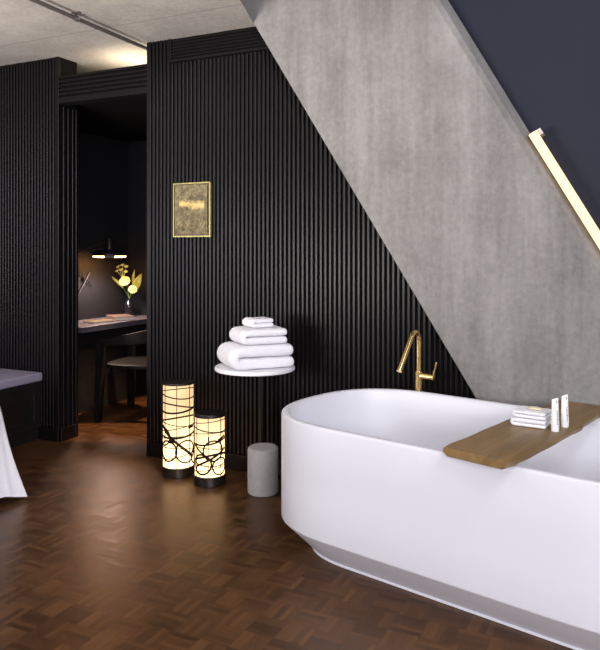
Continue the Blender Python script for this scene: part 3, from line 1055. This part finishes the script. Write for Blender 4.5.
# crossed rods on the wall
xr = thing('crossed_rods', 'crossed thin black metal rods on the study wall left of the lamp', 'wall ornament', (-4.66, 5.03, 1.13))
link('rod', tube([(0.02, -0.13, 0.13), (0.02, 0.11, -0.075)], 0.005, 8), 'black', xr, 40)
link('rod', tube([(0.02, -0.11, -0.19), (0.02, 0.075, 0.06)], 0.005, 8), 'black', xr, 40)
link('hub', lathe([(0, 0), (0.016, 0), (0.016, 0.028), (0, 0.028)], 20, mat=Matrix.Translation((0, 0, 0)) @ Matrix.Rotation(R(90), 4, 'Y')), 'black', xr, 40)

# books on the desk
bk_ = thing('book', 'thick book with bright page edges lying on the desk below the vase', 'book', (-4.36, 5.20, 0.75), R(58))
link('cover', box(-0.10, 0.10, -0.14, 0.14, 0.0, 0.003), 'bookcover', bk_)
link('cover', box(-0.10, 0.10, -0.14, 0.14, 0.033, 0.037), 'bookcover', bk_)
link('pages', box(-0.095, 0.098, -0.136, 0.136, 0.003, 0.033), 'pages', bk_)
nb = thing('notebook', 'thin ochre covered notebook lying flat on the desk left of the thick book', 'book', (-4.36, 4.93, 0.75), R(-12))
link('cover', box(-0.075, 0.075, -0.13, 0.13, 0.0, 0.002), 'notecover', nb)
link('pages', box(-0.072, 0.074, -0.127, 0.127, 0.002, 0.012), 'pages', nb)
link('cover', box(-0.075, 0.075, -0.13, 0.13, 0.012, 0.014), 'notecover', nb)

# vase and flowers
VX, VY = -4.50, 5.50
vs_ = thing('vase', 'dark glass bottle vase standing on the study desk', 'vase', (VX, VY, 0.75))
link('body', lathe([(0, 0), (0.044, 0), (0.048, 0.006), (0.049, 0.10), (0.044, 0.125), (0.026, 0.150), (0.023, 0.165), (0.026, 0.172), (0.021, 0.172), (0.018, 0.150), (0.040, 0.115), (0.040, 0.01), (0, 0.01)], 40), 'glass', vs_, 35)
lat = Vector((0.902, 0.432, 0)); tow = Vector((0.432, -0.902, 0))
VB = Vector((VX, VY, 0.75))


def fl(dx, dz, dy=0.0):
    return lat * dx + tow * dy + Vector((0, 0, dz))


def petal_verts(bm, base, axis_out, up, length, width, curl):
    """one cupped petal"""
    side = axis_out.cross(up).normalized()
    rows = []
    for i in range(5):
        f = i / 4
        c = base + up * (length * math.sin(f * PI / 2) * (1 - curl * 0.35 * f)) + axis_out * (length * 0.55 * (f ** 0.8) * (0.5 + curl))
        w = width * math.sin(PI * (0.18 + 0.72 * f)) * 0.5
        rows.append([bm.verts.new(c + side * w * s_ + axis_out * (-0.25 * w * abs(s_) * abs(s_))) for s_ in (-1, -0.5, 0, 0.5, 1)])
    for a, b in zip(rows, rows[1:]):
        for i in range(4):
            bm.faces.new((a[i], a[i + 1], b[i + 1], b[i]))


def bloom(bm, c, face, r, n_layers=4):
    face = face.normalized()
    ref = Vector((0, 0, 1)) if abs(face.z) < 0.9 else Vector((1, 0, 0))
    e1 = face.cross(ref).normalized(); e2 = face.cross(e1)
    for k in range(n_layers):
        m = 5 + k * 2
        f = (k + 1) / n_layers
        for i in range(m):
            a = 2 * PI * i / m + k * 0.5
            o = e1 * math.cos(a) + e2 * math.sin(a)
            petal_verts(bm, c + o * r * 0.16 * f, o, face, r * (0.75 + 0.1 * k / n_layers), r * (0.55 + 0.35 * f), f * 1.15)
    add_lathe(bm, [(0, -r * 0.1), (r * 0.3, 0), (r * 0.32, r * 0.3), (0, r * 0.55)], 12,
              mat=Matrix.Translation(c) @ face.to_track_quat('Z', 'Y').to_matrix().to_4x4())


def solid(o, th=0.0025):
    m = o.modifiers.new('thick', 'SOLIDIFY'); m.thickness = th
    return o


def stem_pts(tip, mx=0.006):
    return [(mx * 0.4, 0, 0.02), (mx, 0, 0.16), tuple(Vector((mx, 0, 0.16)) * 0.4 + Vector(tip) * 0.6 + Vector((0, 0, 0.02))), tuple(tip)]


def flower(label, dx, dz, dy, r, mat, face, grp=None, mx=0.0):
    t = thing('flower', label, 'flower', VB, 0, grp)
    tip = fl(dx, dz, dy)
    link('stem', tube(stem_pts(tip, mx), 0.0028, 8), 'stem', t, 60)
    bm = bmesh.new(); bloom(bm, tip, face, r)
    solid(link('bloom', bm, mat, t, 80))
    return t


flower('larger round yellow bloom in the middle of the vase bouquet', -0.03, 0.33, 0.02, 0.062, 'petal', Vector((0.3, -0.75, 0.55)), 'blooms in the vase', 0.003)
flower('smaller round yellow bloom low at the right of the vase bouquet', 0.045, 0.26, 0.03, 0.048, 'petal', Vector((0.55, -0.7, 0.25)), 'blooms in the vase', -0.004)
lt_ = thing('flower', 'pale green spray of open petals at the top of the vase bouquet', 'flower', VB, 0, 'blooms in the vase')
tip = fl(-0.06, 0.43, 0.0)
link('stem', tube(stem_pts(tip, 0.010), 0.0028, 8), 'stem', lt_, 60)
bm = bmesh.new()
for i, (a, b_) in enumerate(((-0.04, 0.05), (0.0, 0.065), (0.035, 0.05), (-0.05, 0.01), (0.03, 0.0), (-0.01, 0.02))):
    bloom(bm, tip + fl(a, b_, 0.01), Vector((a * 12, -0.5, 1)), 0.026, 2)
    add_tube(bm, [tip + Vector((0, 0, -0.06)), tip + fl(a, b_, 0.01)], 0.002, 6)
solid(link('bloom', bm, 'palepetal', lt_, 80))


def leaf_stem(label, base, tip, w, twist, mx):
    t = thing('leaf_sprig', label, 'leaf', VB, 0, 'leaves in the vase')
    b = fl(*base); tp_ = fl(*tip)
    link('stem', tube([(mx, 0.004, 0.02), (mx, 0.004, 0.16), tuple(b)], 0.0024, 8), 'stem', t, 60)
    bm = bmesh.new()
    ax = tp_ - b
    side = (ax.cross(tow)).normalized()
    rows = []
    for i in range(11):
        f = i / 10
        ww = w * math.sin(PI * min(1, (0.03 + 0.97 * f))) ** 0.8 * (1.15 - 0.45 * f)
        c = b + ax * f + tow * (0.05 * math.sin(f * PI)) * twist
        rows.append([bm.verts.new(c + side * ww * s_ + tow * (0.25 * ww * s_ * s_)) for s_ in (-1, -0.5, 0, 0.5, 1)])
    for a, c in zip(rows, rows[1:]):
        for i in range(4):
            bm.faces.new((a[i], a[i + 1], c[i + 1], c[i]))
    solid(link('leaf', bm, 'leaf', t, 80), 0.0015)


leaf_stem('broad green leaf rising at the right of the vase bouquet', (0.045, 0.24, -0.01), (0.125, 0.42, 0.0), 0.042, 0.5, -0.008)
leaf_stem('narrow green leaf arching to the left of the vase bouquet', (-0.05, 0.27, 0.0), (-0.20, 0.41, 0.0), 0.016, -0.6, 0.008)
leaf_stem('slim upright green leaf behind the yellow blooms', (0.03, 0.30, -0.02), (0.05, 0.46, -0.02), 0.014, 0.2, -0.002)
